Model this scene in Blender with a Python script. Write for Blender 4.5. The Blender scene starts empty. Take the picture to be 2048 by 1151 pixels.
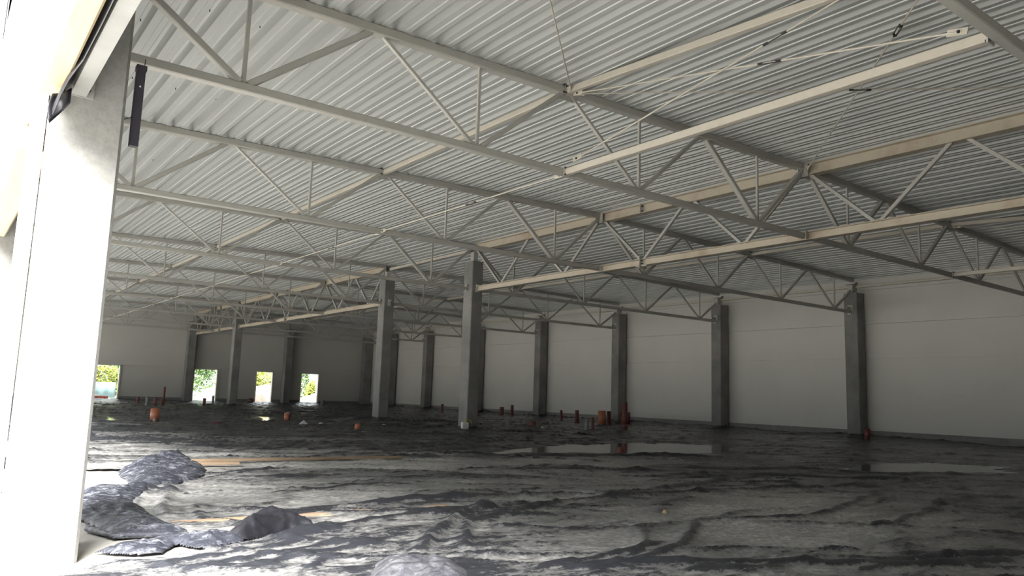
import bpy, bmesh, math, random
import numpy as np
from mathutils import Vector, Matrix
random.seed(7)
S = bpy.context.scene
COL = S.collection
PI = math.pi
X0, Y1, P, BAY = 13.88, 8.62, 3.248, 6.0      # girder line, first full truss line, panel length, bay
TY = [2.62, 8.62, 14.62, 20.62, 26.62, 32.62, 38.62, 44.62, 49.6]
XL, XW, YF, YN = 0.47, 26.9, 54.0, -4.0         # facade inner face, right wall, far wall, near gable

# ------------------------------------------------------------------ materials
def new_mat(name):
    m = bpy.data.materials.new(name); m.use_nodes = True
    nt = m.node_tree; b = nt.nodes['Principled BSDF']
    return m, nt, b
def nd(nt, t, **k):
    n = nt.nodes.new(t)
    for a, v in k.items():
        if a.startswith('i_'): n.inputs[a[2:].replace('_', ' ')].default_value = v
        else: setattr(n, a, v)
    return n
def coords(nt, obj=True, scale=(1, 1, 1)):
    mp = nd(nt, 'ShaderNodeMapping'); mp.inputs['Scale'].default_value = scale
    if obj:
        c = nd(nt, 'ShaderNodeTexCoord'); nt.links.new(c.outputs['Object'], mp.inputs['Vector'])
    else:
        c = nd(nt, 'ShaderNodeNewGeometry'); nt.links.new(c.outputs['Position'], mp.inputs['Vector'])
    return mp.outputs['Vector']
def noise(nt, vec, scale, detail=4, rough=.6):
    n = nd(nt, 'ShaderNodeTexNoise'); n.inputs['Scale'].default_value = scale
    n.inputs['Detail'].default_value = detail; n.inputs['Roughness'].default_value = rough
    nt.links.new(vec, n.inputs['Vector']); return n.outputs['Fac']
def ramp(nt, fac, stops):
    r = nd(nt, 'ShaderNodeValToRGB'); e = r.color_ramp.elements
    while len(e) < len(stops): e.new(.5)
    for k, (p, c) in enumerate(stops):
        e[k].position = p; e[k].color = (c[0], c[1], c[2], 1) if len(c) == 3 else c
    nt.links.new(fac, r.inputs['Fac']); return r.outputs['Color']
def bump(nt, b, h, strength=.3, dist=.01):
    n = nd(nt, 'ShaderNodeBump'); n.inputs['Strength'].default_value = strength
    n.inputs['Distance'].default_value = dist
    nt.links.new(h, n.inputs['Height']); nt.links.new(n.outputs['Normal'], b.inputs['Normal'])
def simple(name, c, rough=.6, metal=0., var=.12, scale=3., bmp=0., obj=False, stretch=(1, 1, 1), spec=.5):
    m, nt, b = new_mat(name)
    v = coords(nt, obj, stretch)
    n = noise(nt, v, scale)
    lo = tuple(x*(1-var) for x in c); hi = tuple(min(1, x*(1+var)) for x in c)
    nt.links.new(ramp(nt, n, [(.3, lo), (.7, hi)]), b.inputs['Base Color'])
    b.inputs['Roughness'].default_value = rough; b.inputs['Metallic'].default_value = metal
    b.inputs['Specular IOR Level'].default_value = spec
    if bmp: bump(nt, b, noise(nt, v, scale*12, 3), bmp)
    return m
def concrete_mat():
    m, nt, b = new_mat('cast_concrete')
    v = coords(nt, False)
    big = noise(nt, v, 1.3, 5); fine = noise(nt, v, 24, 3, .7)
    c1 = ramp(nt, big, [(.3, (.20, .20, .19)), (.7, (.31, .305, .29))])
    c2 = ramp(nt, fine, [(.35, (.75, .75, .75)), (.6, (1, 1, 1))])
    mx = nd(nt, 'ShaderNodeMix', data_type='RGBA', blend_type='MULTIPLY'); mx.inputs[0].default_value = .6
    nt.links.new(c1, mx.inputs[6]); nt.links.new(c2, mx.inputs[7]); nt.links.new(mx.outputs[2], b.inputs['Base Color'])
    b.inputs['Roughness'].default_value = .85
    bump(nt, b, fine, .35, .006); return m
def paint_mat(name, c, dirt=(.30, .22, .13), amount=.25):
    m, nt, b = new_mat(name)
    v = coords(nt, False); n = noise(nt, v, 1.1, 6, .65); n2 = noise(nt, v, 14, 3)
    mx = nd(nt, 'ShaderNodeMix', data_type='RGBA')
    f = ramp(nt, n, [(.52, (0, 0, 0)), (.80, (amount*2,)*3)])
    nt.links.new(f, mx.inputs[0])
    nt.links.new(ramp(nt, n2, [(.3, tuple(x*.93 for x in c)), (.7, c)]), mx.inputs[6]); mx.inputs[7].default_value = (*dirt, 1)
    nt.links.new(mx.outputs[2], b.inputs['Base Color'])
    b.inputs['Roughness'].default_value = .5; return m
def plastic_mat(name, dark, dust, rough0=.26, attr=True, thresh=(.42, .6)):
    m, nt, b = new_mat(name)
    v = coords(nt, False)
    n1 = noise(nt, v, 1.7, 8, .7); n2 = noise(nt, v, 19, 6, .8)
    add = nd(nt, 'ShaderNodeMath', operation='MULTIPLY_ADD'); add.inputs[1].default_value = .55
    nt.links.new(n2, add.inputs[0])
    n3 = noise(nt, coords(nt, False, (1, 2.2, 1)), 7, 7, .8)
    mm = nd(nt, 'ShaderNodeMath', operation='MULTIPLY_ADD'); mm.inputs[1].default_value = 1.0; nt.links.new(n3, mm.inputs[0])
    m4 = nd(nt, 'ShaderNodeMath', operation='MULTIPLY_ADD'); m4.inputs[1].default_value = .35; m4.inputs[2].default_value = -.95*.5+.02
    nt.links.new(n1, m4.inputs[0]); nt.links.new(m4.outputs[0], mm.inputs[2])
    nt.links.new(mm.outputs[0], add.inputs[2])
    fac = add.outputs[0]
    if attr:
        at = nd(nt, 'ShaderNodeAttribute', attribute_name='dust')
        s = nd(nt, 'ShaderNodeMath', operation='ADD'); nt.links.new(at.outputs['Fac'], s.inputs[0]); nt.links.new(fac, s.inputs[1])
        s2 = nd(nt, 'ShaderNodeMath', operation='SUBTRACT'); s2.inputs[1].default_value = .5; nt.links.new(s.outputs[0], s2.inputs[0]); fac = s2.outputs[0]
    f = ramp(nt, fac, [(thresh[0], (0, 0, 0)), (thresh[1], (1, 1, 1))])
    mx = nd(nt, 'ShaderNodeMix', data_type='RGBA'); nt.links.new(f, mx.inputs[0])
    mx.inputs[6].default_value = (*dark, 1)
    nt.links.new(ramp(nt, n2, [(.36, tuple(x*.55 for x in dust)), (.62, tuple(min(1, x*1.2) for x in dust))]), mx.inputs[7])
    nt.links.new(mx.outputs[2], b.inputs['Base Color'])
    r = nd(nt, 'ShaderNodeMapRange'); r.inputs['To Min'].default_value = rough0; r.inputs['To Max'].default_value = .62
    nt.links.new(f, r.inputs['Value']); nt.links.new(r.outputs[0], b.inputs['Roughness'])
    bump(nt, b, noise(nt, coords(nt, False, (1, 1.9, 1)), 9, 8, .72), .8, .02)
    return m
M = {}
M['concrete'] = concrete_mat()
M['plinth'] = simple('plinth_concrete', (.27, .27, .25), .85, var=.15, bmp=.2)
M['truss'] = paint_mat('cream_primer', (.50, .49, .45), amount=.10)
M['girder'] = paint_mat('cream_primer_dusty', (.56, .50, .40), (.27, .17, .09), .42)
M['strut'] = paint_mat('cream_primer_strut', (.62, .575, .49), amount=.12)
M['steel'] = simple('galvanised_rod', (.45, .45, .42), .45, .6)
M['bolt'] = simple('dark_bolt', (.03, .03, .03), .5, .3)
M['deck'] = simple('galvanised_deck', (.57, .585, .57), .45, .15, var=.06, scale=1.2, stretch=(1, .15, 1))
M['screed'] = simple('pale_screed', (.52, .50, .455), .9, var=.10, bmp=.3)
M['sand'] = simple('sandy_ground', (.64, .62, .58), .95, var=.15, scale=1, bmp=.4)
M['pvc'] = simple('orange_pvc', (.46, .17, .09), .38, var=.08)
M['pvc_dark'] = simple('red_brown_pvc', (.17, .055, .045), .45, var=.15)
M['pvc_grey'] = simple('grey_pvc', (.26, .26, .25), .5)
M['wood'] = simple('pine_board', (.38, .27, .175), .75, var=.22, scale=5, stretch=(.3, 3, 3), bmp=.2)
M['timber'] = simple('yellow_timber', (.50, .40, .25), .7, var=.12, scale=5, stretch=(4, .4, 4))
M['white'] = simple('white_foam', (.85, .85, .85), .7)
M['yellow'] = simple('yellow_strap', (.55, .50, .06), .6)
M['membrane'] = simple('black_membrane', (.012, .012, .016), .42, var=.3, bmp=.3)
M['duct'] = simple('dark_plastic', (.035, .033, .045), .45)
M['channel'] = simple('primed_channel', (.27, .27, .26), .5)
M['brick'] = simple('red_brick', (.42, .12, .08), .85)
M['frame'] = simple('cream_frame', (.75, .72, .62), .5)
M['sheet'] = plastic_mat('dusty_black_polythene', (.034, .036, .044), (.60, .59, .56), .22, True, (.28, .84))
M['sheet2'] = plastic_mat('blue_black_polythene', (.035, .038, .050), (.27, .28, .315), .24, False, (.50, .72))
M['clear'] = plastic_mat('milky_polythene', (.06, .06, .075), (.19, .19, .20), .3, False, (.35, .65))
M['leaf'] = simple('green_leaf', (.07, .14, .03), .6, var=.5, scale=3)
M['leafy'] = simple('yellow_green_leaf', (.19, .22, .03), .6, var=.4, scale=3)
M['bark'] = simple('bark', (.10, .07, .05), .9)
M['dirt'] = simple('excavated_soil', (.25, .20, .165), .95, var=.25, scale=2, bmp=.5)
M['netting'] = simple('grey_netting', (.20, .30, .31), .7)
def wall_mat(name, c):
    m, nt, b = new_mat(name)
    v = coords(nt, False)
    nt.links.new(ramp(nt, noise(nt, v, .7, 4), [(.3, tuple(x*.95 for x in c)), (.7, c)]), b.inputs['Base Color'])
    w = nd(nt, 'ShaderNodeTexWave', wave_type='BANDS', bands_direction='Z', wave_profile='SIN'); w.inputs['Scale'].default_value = 3.2
    nt.links.new(v, w.inputs['Vector']); bump(nt, b, w.outputs['Fac'], .12, .003)
    b.inputs['Roughness'].default_value = .45; return m
M['panel'] = wall_mat('cream_wall_panel', (.64, .63, .585))
def puddle_mat():
    m, nt, b = new_mat('muddy_water')
    b.inputs['Base Color'].default_value = (.05, .05, .04, 1); b.inputs['Roughness'].default_value = .08
    b.inputs['IOR'].default_value = 1.33; b.inputs['Specular IOR Level'].default_value = .5
    v = coords(nt, False); bump(nt, b, noise(nt, v, 2, 2), .02, .01); return m
M['water'] = puddle_mat()

# ------------------------------------------------------------------ mesh builder
class MB:
    def __init__(s): s.v = []; s.f = []
    def add(s, vs, fs):
        o = len(s.v); s.v += [tuple(v) for v in vs]; s.f += [tuple(i+o for i in f) for f in fs]; return s
    def box(s, a, b):
        x0, y0, z0 = a; x1, y1, z1 = b
        return s.add([(x0,y0,z0),(x1,y0,z0),(x1,y1,z0),(x0,y1,z0),(x0,y0,z1),(x1,y0,z1),(x1,y1,z1),(x0,y1,z1)],
              [(3,2,1,0),(4,5,6,7),(0,1,5,4),(1,2,6,5),(2,3,7,6),(3,0,4,7)])
    def chamfer(s, a, b, c):                     # upright post with chamfered corners
        x0, y0, z0 = a; x1, y1, z1 = b
        r = [(x0+c,y0),(x1-c,y0),(x1,y0+c),(x1,y1-c),(x1-c,y1),(x0+c,y1),(x0,y1-c),(x0,y0+c)]
        return s.add([(x,y,z0) for x,y in r]+[(x,y,z1) for x,y in r],
              [tuple(range(7,-1,-1)), tuple(range(8,16))]+[(i,(i+1)%8,(i+1)%8+8,i+8) for i in range(8)])
    def frame(s, p, q, up):
        p, q = Vector(p), Vector(q); d = (q-p).normalized(); up = Vector(up)
        if abs(d.dot(up)) > .98: up = Vector((0,1,0))
        r = d.cross(up).normalized(); u = r.cross(d); return p, q, r, u
    def extrude(s, p, q, prof, up=(0,0,1), caps=True):
        p, q, r, u = s.frame(p, q, up); n = len(prof)
        vs = [p+r*a+u*b for a, b in prof]+[q+r*a+u*b for a, b in prof]
        fs = [(i,(i+1)%n,(i+1)%n+n,i+n) for i in range(n)]
        if caps: fs += [tuple(range(n-1,-1,-1)), tuple(range(n,2*n))]
        return s.add(vs, fs)
    def bar(s, p, q, w, h=None, up=(0,0,1)):
        h = w if h is None else h; a, b = w/2, h/2; c = min(a, b)*.22
        return s.extrude(p, q, [(-a+c,-b),(a-c,-b),(a,-b+c),(a,b-c),(a-c,b),(-a+c,b),(-a,b-c),(-a,-b+c)], up)
    def ibeam(s, p, q, h, w, tf=.018, tw=.012):
        a, b, t = w/2, h/2, tw/2
        return s.extrude(p, q, [(-a,-b),(a,-b),(a,-b+tf),(t,-b+tf),(t,b-tf),(a,b-tf),(a,b),(-a,b),(-a,b-tf),(-t,b-tf),(-t,-b+tf),(-a,-b+tf)])
    def tube(s, p, q, r, n=10):
        return s.extrude(p, q, [(r*math.cos(2*PI*i/n), r*math.sin(2*PI*i/n)) for i in range(n)])
    def ring(s, c, r0, r1, z0, z1, n=24):        # open pipe
        vs = []
        for r, z in ((r1,z0),(r1,z1),(r0,z1),(r0,z0)):
            vs += [(c[0]+r*math.cos(2*PI*i/n), c[1]+r*math.sin(2*PI*i/n), z) for i in range(n)]
        return s.add(vs, [(k*n+i, k*n+(i+1)%n, ((k+1)%4)*n+(i+1)%n, ((k+1)%4)*n+i) for k in range(4) for i in range(n)])
    def build(s, name, mat, parent=None, smooth=False, off=(0,0,0)):
        me = bpy.data.meshes.new(name)
        o3 = Vector(off); me.from_pydata([tuple(Vector(v)-o3) for v in s.v], [], s.f); me.update()
        if smooth:
            for p in me.polygons: p.use_smooth = True
        me.materials.append(M[mat] if isinstance(mat, str) else mat)
        o = bpy.data.objects.new(name, me); COL.objects.link(o)
        if parent is not None: o.parent = parent
        else: o.location = off
        return o
def tag(o, label=None, cat=None, group=None, kind=None):
    if label: o['label'] = label
    if cat: o['category'] = cat
    if group: o['group'] = group
    if kind: o['kind'] = kind
    return o
def root(name, loc, label, cat, group=None, rz=0):
    o = bpy.data.objects.new(name, None); o.empty_display_size = .2; COL.objects.link(o)
    o.location = loc; o.rotation_euler = (0,0,rz); return tag(o, label, cat, group)
def kids(o): return [c for c in COL.objects if c.parent == o]
def copy_tree(o, loc, label=None, group=None):
    r = o.copy(); COL.objects.link(r); r.location = loc
    if label: r['label'] = label
    if group: r['group'] = group
    for c in kids(o):
        d = c.copy(); COL.objects.link(d); d.parent = r
        for g in kids(c):
            e = g.copy(); COL.objects.link(e); e.parent = d
    return r
def top_low(x): return 5.885-.0205*abs(x-X0)      # underside of the truss top chords
def deck_z(x): return top_low(x)+.13

# ------------------------------------------------------------------ numpy noise
def _h(ix, iy, seed):
    n = (ix.astype(np.int64)*374761393+iy.astype(np.int64)*668265263+seed*982451653) & 0xffffffff
    n = ((n ^ (n >> 13))*1274126177) & 0xffffffff
    n = n ^ (n >> 16)
    return (n & 0xffffff)/float(0xffffff)
def vn(x, y, seed=0):
    ix, iy = np.floor(x), np.floor(y); fx, fy = x-ix, y-iy
    fx = fx*fx*fx*(fx*(fx*6-15)+10); fy = fy*fy*fy*(fy*(fy*6-15)+10)
    a, b = _h(ix,iy,seed), _h(ix+1,iy,seed); c, d = _h(ix,iy+1,seed), _h(ix+1,iy+1,seed)
    return a+(b-a)*fx+(c-a)*fy+(a-b-c+d)*fx*fy
def fbm(x, y, seed=0, o=4):
    t = 0; a = .5; s = 0
    for k in range(o):
        t = t+a*vn(x*2**k, y*2**k, seed+k); s += a; a *= .5
    return t/s
def ridge(x, y, seed=0, sharp=3):
    return (1-np.abs(2*fbm(x, y, seed, 2)-1))**sharp
def smooth(a, b, x):
    t = np.clip((x-a)/(b-a), 0, 1); return t*t*(3-2*t)
def inside(px, py, poly):
    r = np.zeros(px.shape, bool); n = len(poly)
    for i in range(n):
        x1, y1 = poly[i]; x2, y2 = poly[(i+1) % n]
        if y1 == y2: continue
        c = ((y1 > py) != (y2 > py)) & (px < (x2-x1)*(py-y1)/(y2-y1)+x1)
        r ^= c
    return r
def seg_dist(px, py, a, b):
    ax, ay = a; bx, by = b; dx, dy = bx-ax, by-ay; L = dx*dx+dy*dy+1e-12
    t = np.clip(((px-ax)*dx+(py-ay)*dy)/L, 0, 1)
    qx, qy = px-(ax+t*dx), py-(ay+t*dy)
    side = np.sign(dx*(py-ay)-dy*(px-ax))
    return np.sqrt(qx*qx+qy*qy), side, t
def poly_dist(px, py, pts, closed=False):
    D = np.full(px.shape, 1e9); Sd = np.zeros(px.shape); A = np.zeros(px.shape)
    n = len(pts)
    for i in range(n if closed else n-1):
        d, s, t = seg_dist(px, py, pts[i], pts[(i+1) % n]); m = d < D
        D[m] = d[m]; Sd[m] = s[m]; A[m] = (i+t[m])/max(1, n-1)
    return D, Sd, A
def grid_mesh(name, X, Y, Z, keep, mat, dust=None, parent=None):
    ny, nx = X.shape
    idx = np.arange(nx*ny).reshape(ny, nx)
    q = np.stack([idx[:-1,:-1], idx[:-1,1:], idx[1:,1:], idx[1:,:-1]], -1).reshape(-1, 4)
    if keep is not None:
        k = keep.reshape(-1); q = q[k[q].all(1)]
    used = np.unique(q); rm = np.full(nx*ny, -1); rm[used] = np.arange(len(used)); q = rm[q]
    co = np.stack([X, Y, Z], -1).reshape(-1, 3)[used]
    me = bpy.data.meshes.new(name)
    me.vertices.add(len(co)); me.vertices.foreach_set('co', co.astype(np.float32).ravel())
    me.loops.add(q.size); me.loops.foreach_set('vertex_index', q.astype(np.int32).ravel())
    me.polygons.add(len(q)); me.polygons.foreach_set('loop_start', np.arange(0, q.size, 4, dtype=np.int32))
    me.update(calc_edges=True); me.validate()
    me.polygons.foreach_set('use_smooth', np.ones(len(me.polygons), bool))
    if dust is not None:
        at = me.attributes.new('dust', 'FLOAT', 'POINT'); at.data.foreach_set('value', dust.reshape(-1)[used].astype(np.float32))
    me.materials.append(M[mat])
    o = bpy.data.objects.new(name, me); COL.objects.link(o)
    if parent is not None: o.parent = parent
    return o
WORLD, SUN, EXPO = 2, 28, 0.28
FOLDS=[([(2.18,5.63),(2.61,5.9),(2.94,6.06),(3.29,6.2),(3.74,6.28),(4.22,6.25)],0.05,0.1,1),
([(2.79,4.68),(3.16,5.11),(3.43,5.43),(3.77,5.79),(4.14,6.09),(4.57,6.29),(4.9,6.28),(5.32,6.4)],0.07,0.045,0),
([(3.23,4.75),(3.57,5.24),(3.93,5.77)],0.045,0.035,0),
([(3.92,5.66),(4.42,5.89),(4.83,6.03),(5.47,6.33),(5.91,6.34),(6.61,6.33),(7.66,6.26),(8.52,6.15),(9.6,5.98),(10.94,5.79),(12.62,5.94),(14.44,5.8)],0.06,0.08,1),
([(3.18,7.01),(3.76,7.11),(4.28,7.11),(5.0,6.95),(5.57,6.97),(6.09,6.79),(6.27,6.39),(7.43,6.61),(9.19,7.06),(10.71,7.18)],0.07,0.1,1),
([(5.82,4.78),(6.33,4.68),(7.01,4.48),(7.73,4.59),(9.0,4.95),(10.86,5.46),(11.73,5.6)],0.045,0.05,1),
([(6.2,4.59),(6.85,4.27),(7.21,3.88),(7.6,3.84),(8.7,4.06),(10.23,4.41),(10.86,4.37),(11.42,4.07)],0.045,0.05,1),
([(3.31,3.91),(3.71,3.86),(4.41,3.6),(5.39,3.06),(6.06,2.84),(6.57,2.7),(7.06,2.54)],0.04,0.05,1),
([(3.91,3.84),(4.32,3.98),(4.73,4.11),(5.37,4.44),(5.84,4.77)],0.05,0.05,1),
([(3.2,3.98),(3.71,4.07),(4.24,4.16),(4.87,4.33)],0.045,0.04,1),
([(1.64,4.86),(1.96,5.03),(2.28,5.14),(2.62,5.23),(2.99,5.38)],0.03,0.045,1),
([(1.19,5.1),(1.53,5.31),(1.78,5.39),(2.14,5.52),(2.49,5.63)],0.03,0.045,1),
([(1.41,4.97),(1.73,5.12),(2.04,5.25),(2.45,5.36),(2.83,5.32)],0.03,0.04,1),
([(1.98,4.66),(2.17,4.88),(2.43,5.06)],0.03,0.03,1),
([(5.44,13.4),(6.34,14.16),(7.36,14.49),(8.76,14.66),(11.13,15.97)],0.04,0.12,1),
([(5.1,12.14),(6.58,13.36),(8.12,13.78),(10.82,15.11),(14.82,17.21),(18.75,17.34)],0.05,0.12,1),
([(5.98,12.5),(7.66,12.98),(9.73,13.58),(13.32,14.88),(16.28,15.24)],0.04,0.1,1),
([(6.03,11.49),(6.99,12.01),(7.11,11.37)],0.08,0.1,1),
([(8.28,11.24),(9.47,11.57),(10.63,11.14),(12.07,10.88),(13.15,10.09)],0.06,0.12,1),
([(12.0,11.8),(13.89,11.34),(15.59,9.94),(19.09,10.07),(21.61,10.69)],0.05,0.1,1),
([(9.86,9.11),(10.86,8.33),(12.49,7.96),(12.63,7.29),(13.14,6.52),(15.22,6.11),(17.31,6.14)],0.05,0.07,1),
([(8.61,7.95),(10.0,7.97),(10.71,7.18),(11.54,6.5),(12.71,5.91)],0.045,0.06,1),
([(11.59,6.13),(12.2,5.82),(12.09,5.27),(11.49,4.62)],0.03,0.04,0),
([(7.36,3.71),(6.81,3.31),(6.41,3.28),(5.58,3.36)],0.03,0.035,0),
([(5.11,2.9),(5.7,2.85),(6.25,2.64),(6.72,2.42)],0.03,0.04,1),
([(4.04,3.5),(4.57,3.3),(5.3,3.2)],0.03,0.04,1),
([(2.19,9.78),(1.95,8.91),(1.77,8.37),(1.59,7.75)],0.04,0.05,0),
([(2.33,9.72),(2.15,8.83),(1.92,7.94),(1.74,7.07)],0.05,0.05,0),
([(2.19,7.82),(2.09,7.36),(1.94,6.83)],0.03,0.04,0),
([(2.95,8.27),(3.4,8.3),(3.98,8.55),(4.58,8.68),(4.99,8.3)],0.03,0.05,1),
([(4.21,13.7),(5.3,14.02),(6.53,15.08),(8.14,15.56)],0.04,0.1,1),
([(10.36,6.95),(8.39,6.21),(7.42,5.98),(6.5,5.78)],0.03,0.04,0),
([(4.4,5.78),(4.94,5.71),(5.24,5.21),(5.32,4.73)],0.02,0.03,0),
([(1.7,5.68),(2.05,5.69),(2.36,5.7)],0.02,0.03,0),
([(4.41,7.21),(4.77,6.81),(4.82,6.43)],0.03,0.04,0)]
BARE1=[(1.18,11.75),(1.68,11.25),(2.11,11.1),(2.0,10.23),(1.93,9.52),(1.66,8.99),(1.36,8.95),(0.94,9.13)]
BARE2=[(0.99,8.03),(1.12,7.2),(1.11,6.8),(1.18,6.27),(1.55,6.3),(2.08,6.22),(2.19,6.31),(1.86,5.75),(1.28,5.51),(0.86,5.41),(0.6,5.31),(0.44,5.13),(0.63,8.19)]
HEAP=[(2.01,10.82),(2.37,11.78),(2.71,12.22),(2.96,12.15),(3.15,11.69),(3.08,10.7),(2.88,10.02),(2.62,9.56),(2.31,9.27),(2.1,9.17),(1.9,9.34)]
ARM=[(1.18,8.63),(1.39,8.86),(1.64,8.91),(1.95,9.52),(2.17,9.73),(2.19,9.42),(1.94,8.62),(1.7,8.11),(1.67,7.34),(1.68,6.62),(1.74,6.34),(1.55,6.32),(1.19,6.27),(1.14,6.65),(1.12,7.2),(1.03,7.41)]
STRIP=[(1.0,5.83),(1.22,6.03),(1.52,6.18),(1.72,6.12),(1.86,6.12),(2.0,5.98),(1.96,5.74),(1.77,5.68),(1.63,5.67),(1.51,5.85),(1.36,5.63),(1.18,5.64)]
FLAP=[(1.9,6.03),(2.07,6.32),(2.29,6.63),(2.49,6.64),(2.57,6.33),(2.62,5.99),(2.59,5.86),(2.37,5.93),(2.2,5.88),(2.0,5.76),(1.9,5.77)]
BAG=[(2.16,4.15),(2.4,4.59),(2.55,4.67),(2.68,4.53),(2.89,4.66),(2.91,4.47),(2.85,4.18),(2.68,3.78)]
PUD1=[(8.51,12.53),(10.19,13.48),(11.83,14.09),(14.87,14.63),(16.62,13.56),(16.58,11.96),(14.55,10.76),(12.53,10.88),(10.91,11.43),(9.71,11.86),(8.68,11.78)]
PUD2=[(13.0,7.79),(14.2,8.2),(15.82,8.25),(17.0,7.89),(17.56,7.13),(18.08,6.41),(15.96,5.67),(14.25,6.2),(13.23,6.73),(12.72,7.25)]
PUD3=[(4.59,29.05),(5.38,28.82),(4.84,25.48),(4.47,24.21),(3.88,24.46)]
PUD4=[(10.17,30.31),(11.27,30.08),(9.96,26.08),(8.67,25.57)]
PUD5=[(12.04,27.96),(14.62,30.8),(14.83,29.35),(11.96,25.18),(10.81,25.07)]
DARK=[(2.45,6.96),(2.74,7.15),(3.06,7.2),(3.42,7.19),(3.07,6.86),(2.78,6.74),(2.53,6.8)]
# ------------------------------------------------------------------ setting
def struct(o): o['kind'] = 'structure'; return o
struct(MB().box((.3,YN-.3,-.3),(XW+.2,YF+.2,0)).build('floor','screed'))
g = MB().box((-140,-80,-.6),(160,160,-.04)); struct(g.build('ground','sand'))
# right wall: horizontal sandwich panels above a concrete plinth
def panel_wall(name, horiz, fixed, t, z0, z1, step, holes=(), zj=None):
    m = MB(); zs = list(zj) if zj else [z0]
    while zs[-1] < z1-.01: zs.append(min(z1, zs[-1]+step))
    a0, a1 = horiz
    for i in range(len(zs)-1):
        za, zb = zs[i]+.004, zs[i+1]-.004
        segs = [(a0, a1)]
        for h0, h1, hz in holes:
            if za < hz-.01:
                segs = [s for q in segs for s in ((q[0], min(q[1], h0)), (max(q[0], h1), q[1])) if s[1] > s[0]]
        for s0, s1 in segs:
            if fixed[0] == 'x': m.box((fixed[1], s0, za), (fixed[1]+t, s1, zb))
            else: m.box((s0, fixed[1], za), (s1, fixed[1]+t, zb))
    bk = (fixed[1]+t*.5, fixed[1]+t*.9)           # solid core closing the panel joints
    segs = [(a0, a1)]
    for h0, h1, hz in holes: segs = [s for q in segs for s in ((q[0], min(q[1], h0)), (max(q[0], h1), q[1])) if s[1] > s[0]]
    hz = max([h[2] for h in holes], default=z0)
    def core(s0, s1, za, zb):
        if fixed[0] == 'x': m.box((bk[0], s0, za), (bk[1], s1, zb))
        else: m.box((s0, bk[0], za), (s1, bk[1], zb))
    if holes:
        for s0, s1 in segs: core(s0, s1, z0, hz)
        core(a0, a1, hz, z1)
    else: core(a0, a1, z0, z1)
    return struct(m.build(name, 'panel'))
panel_wall('wall_right', (YN, YF), ('x', XW), .15, .3, 6.3, 1.22, zj=(.3,1.61,2.86,4.1,5.34))
struct(MB().box((XW-.03,YN,0),(XW+.12,YF,.3)).build('trim_1','plinth'))
DOORS = [(7.7,9.72,2.25),(14.12,15.72,2.25),(18.30,19.55,2.25),(21.55,22.98,2.25)]
m = MB(); e = [XL]
for a,b,_ in DOORS: e += [a,b]
e.append(XW)
for i in range(0,len(e),2): m.box((e[i],YF,.3),(e[i+1],YF+.14,2.25))
m.box((XL,YF-.05,2.25),(XW,YF+.14,2.29))                       # ledge where the upper panels step in
z = 2.29
while z < 6.25: m.box((XL,YF-.03,z+.003),(XW,YF+.12,min(6.3,z+1.22)-.003)); z += 1.22
m.box((XL,YF+.03,2.3),(XW,YF+.1,6.3))
struct(m.build('wall_far','panel'))
m = MB()
for i in range(0,len(e),2): m.box((e[i],YF-.06,0),(e[i+1],YF+.12,.3))
struct(m.build('trim_2','plinth'))
for k,(a,b,h) in enumerate(DOORS):
    m = MB().box((a,YF-.06,0),(a+.05,YF+.16,h)).box((b-.09,YF-.06,0),(b,YF+.16,h)).box((a,YF-.06,h-.05),(b,YF+.16,h))
    struct(m.build('door_%d' % (k+1),'frame'))
panel_wall('wall_near', (XL, XW), ('y', YN-.15), .15, 0, 6.3, 1.22)
# facade panels above the opening; trapezoidal roof deck
panel_wall('wall_left', (YN, YF), ('x', .36), .11, 3.14, 6.25, 1.04)
struct(MB().box((.37,YN,-.1),(.46,-.4,3.14)).build('wall_light_block','panel'))  # unseen wall added behind the camera to cut light on ceiling and near floor
struct(MB().box((.42,6.12,-.1),(.465,6.95,3.14)).build('wall_pier','panel'))
def deck():
    pit = .325; xs = []
    k0 = int(math.floor((XL-3.18)/pit))-1; prof = []
    for k in range(k0, 76):
        a = 3.18+k*pit
        prof += [(a-.09,0),(a-.02,0),(a-.012,.014),(a+.012,.014),(a+.02,0),(a+.09,0),(a+.112,.15),(a+.155,.15),(a+.160,.142),(a+.167,.142),(a+.172,.15),(a+.213,.15)]
    prof = [(x,h) for x,h in prof if XL-.1 < x < XW+.1]
    ys = [YN-.1]+[y for y in TY]+[YF+.02]
    m = MB(); n = len(prof)
    for y in ys: m.v += [(x,y,deck_z(x)+h) for x,h in prof]
    for j in range(len(ys)-1):
        m.f += [(j*n+i, (j+1)*n+i, (j+1)*n+i+1, j*n+i+1) for i in range(n-1)]
    top = [(x,y,deck_z(x)+.19) for y in (YN-.1,YF+.02) for x in (XL-.1,X0,XW+.1)]
    m.add(top, [(0,1,4,3),(1,2,5,4)])
    return struct(m.build('ceiling','deck'))
ceil = deck()
m = MB(); rnd = random.Random(3)
for k in range(-6,22):
    for y in (6.4,7.5,9.9,10.8,11.9,13.0,16.2,17.6):
        if rnd.random() < .55:
            x = 3.18+k*.325+.16+rnd.uniform(-.03,.03)
            m.box((x-.006,y+k*.02,deck_z(x)+.115),(x+.006,y+k*.02+.012,deck_z(x)+.145))
tag(m.build('screw_tip','bolt',ceil), kind='stuff')

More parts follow.
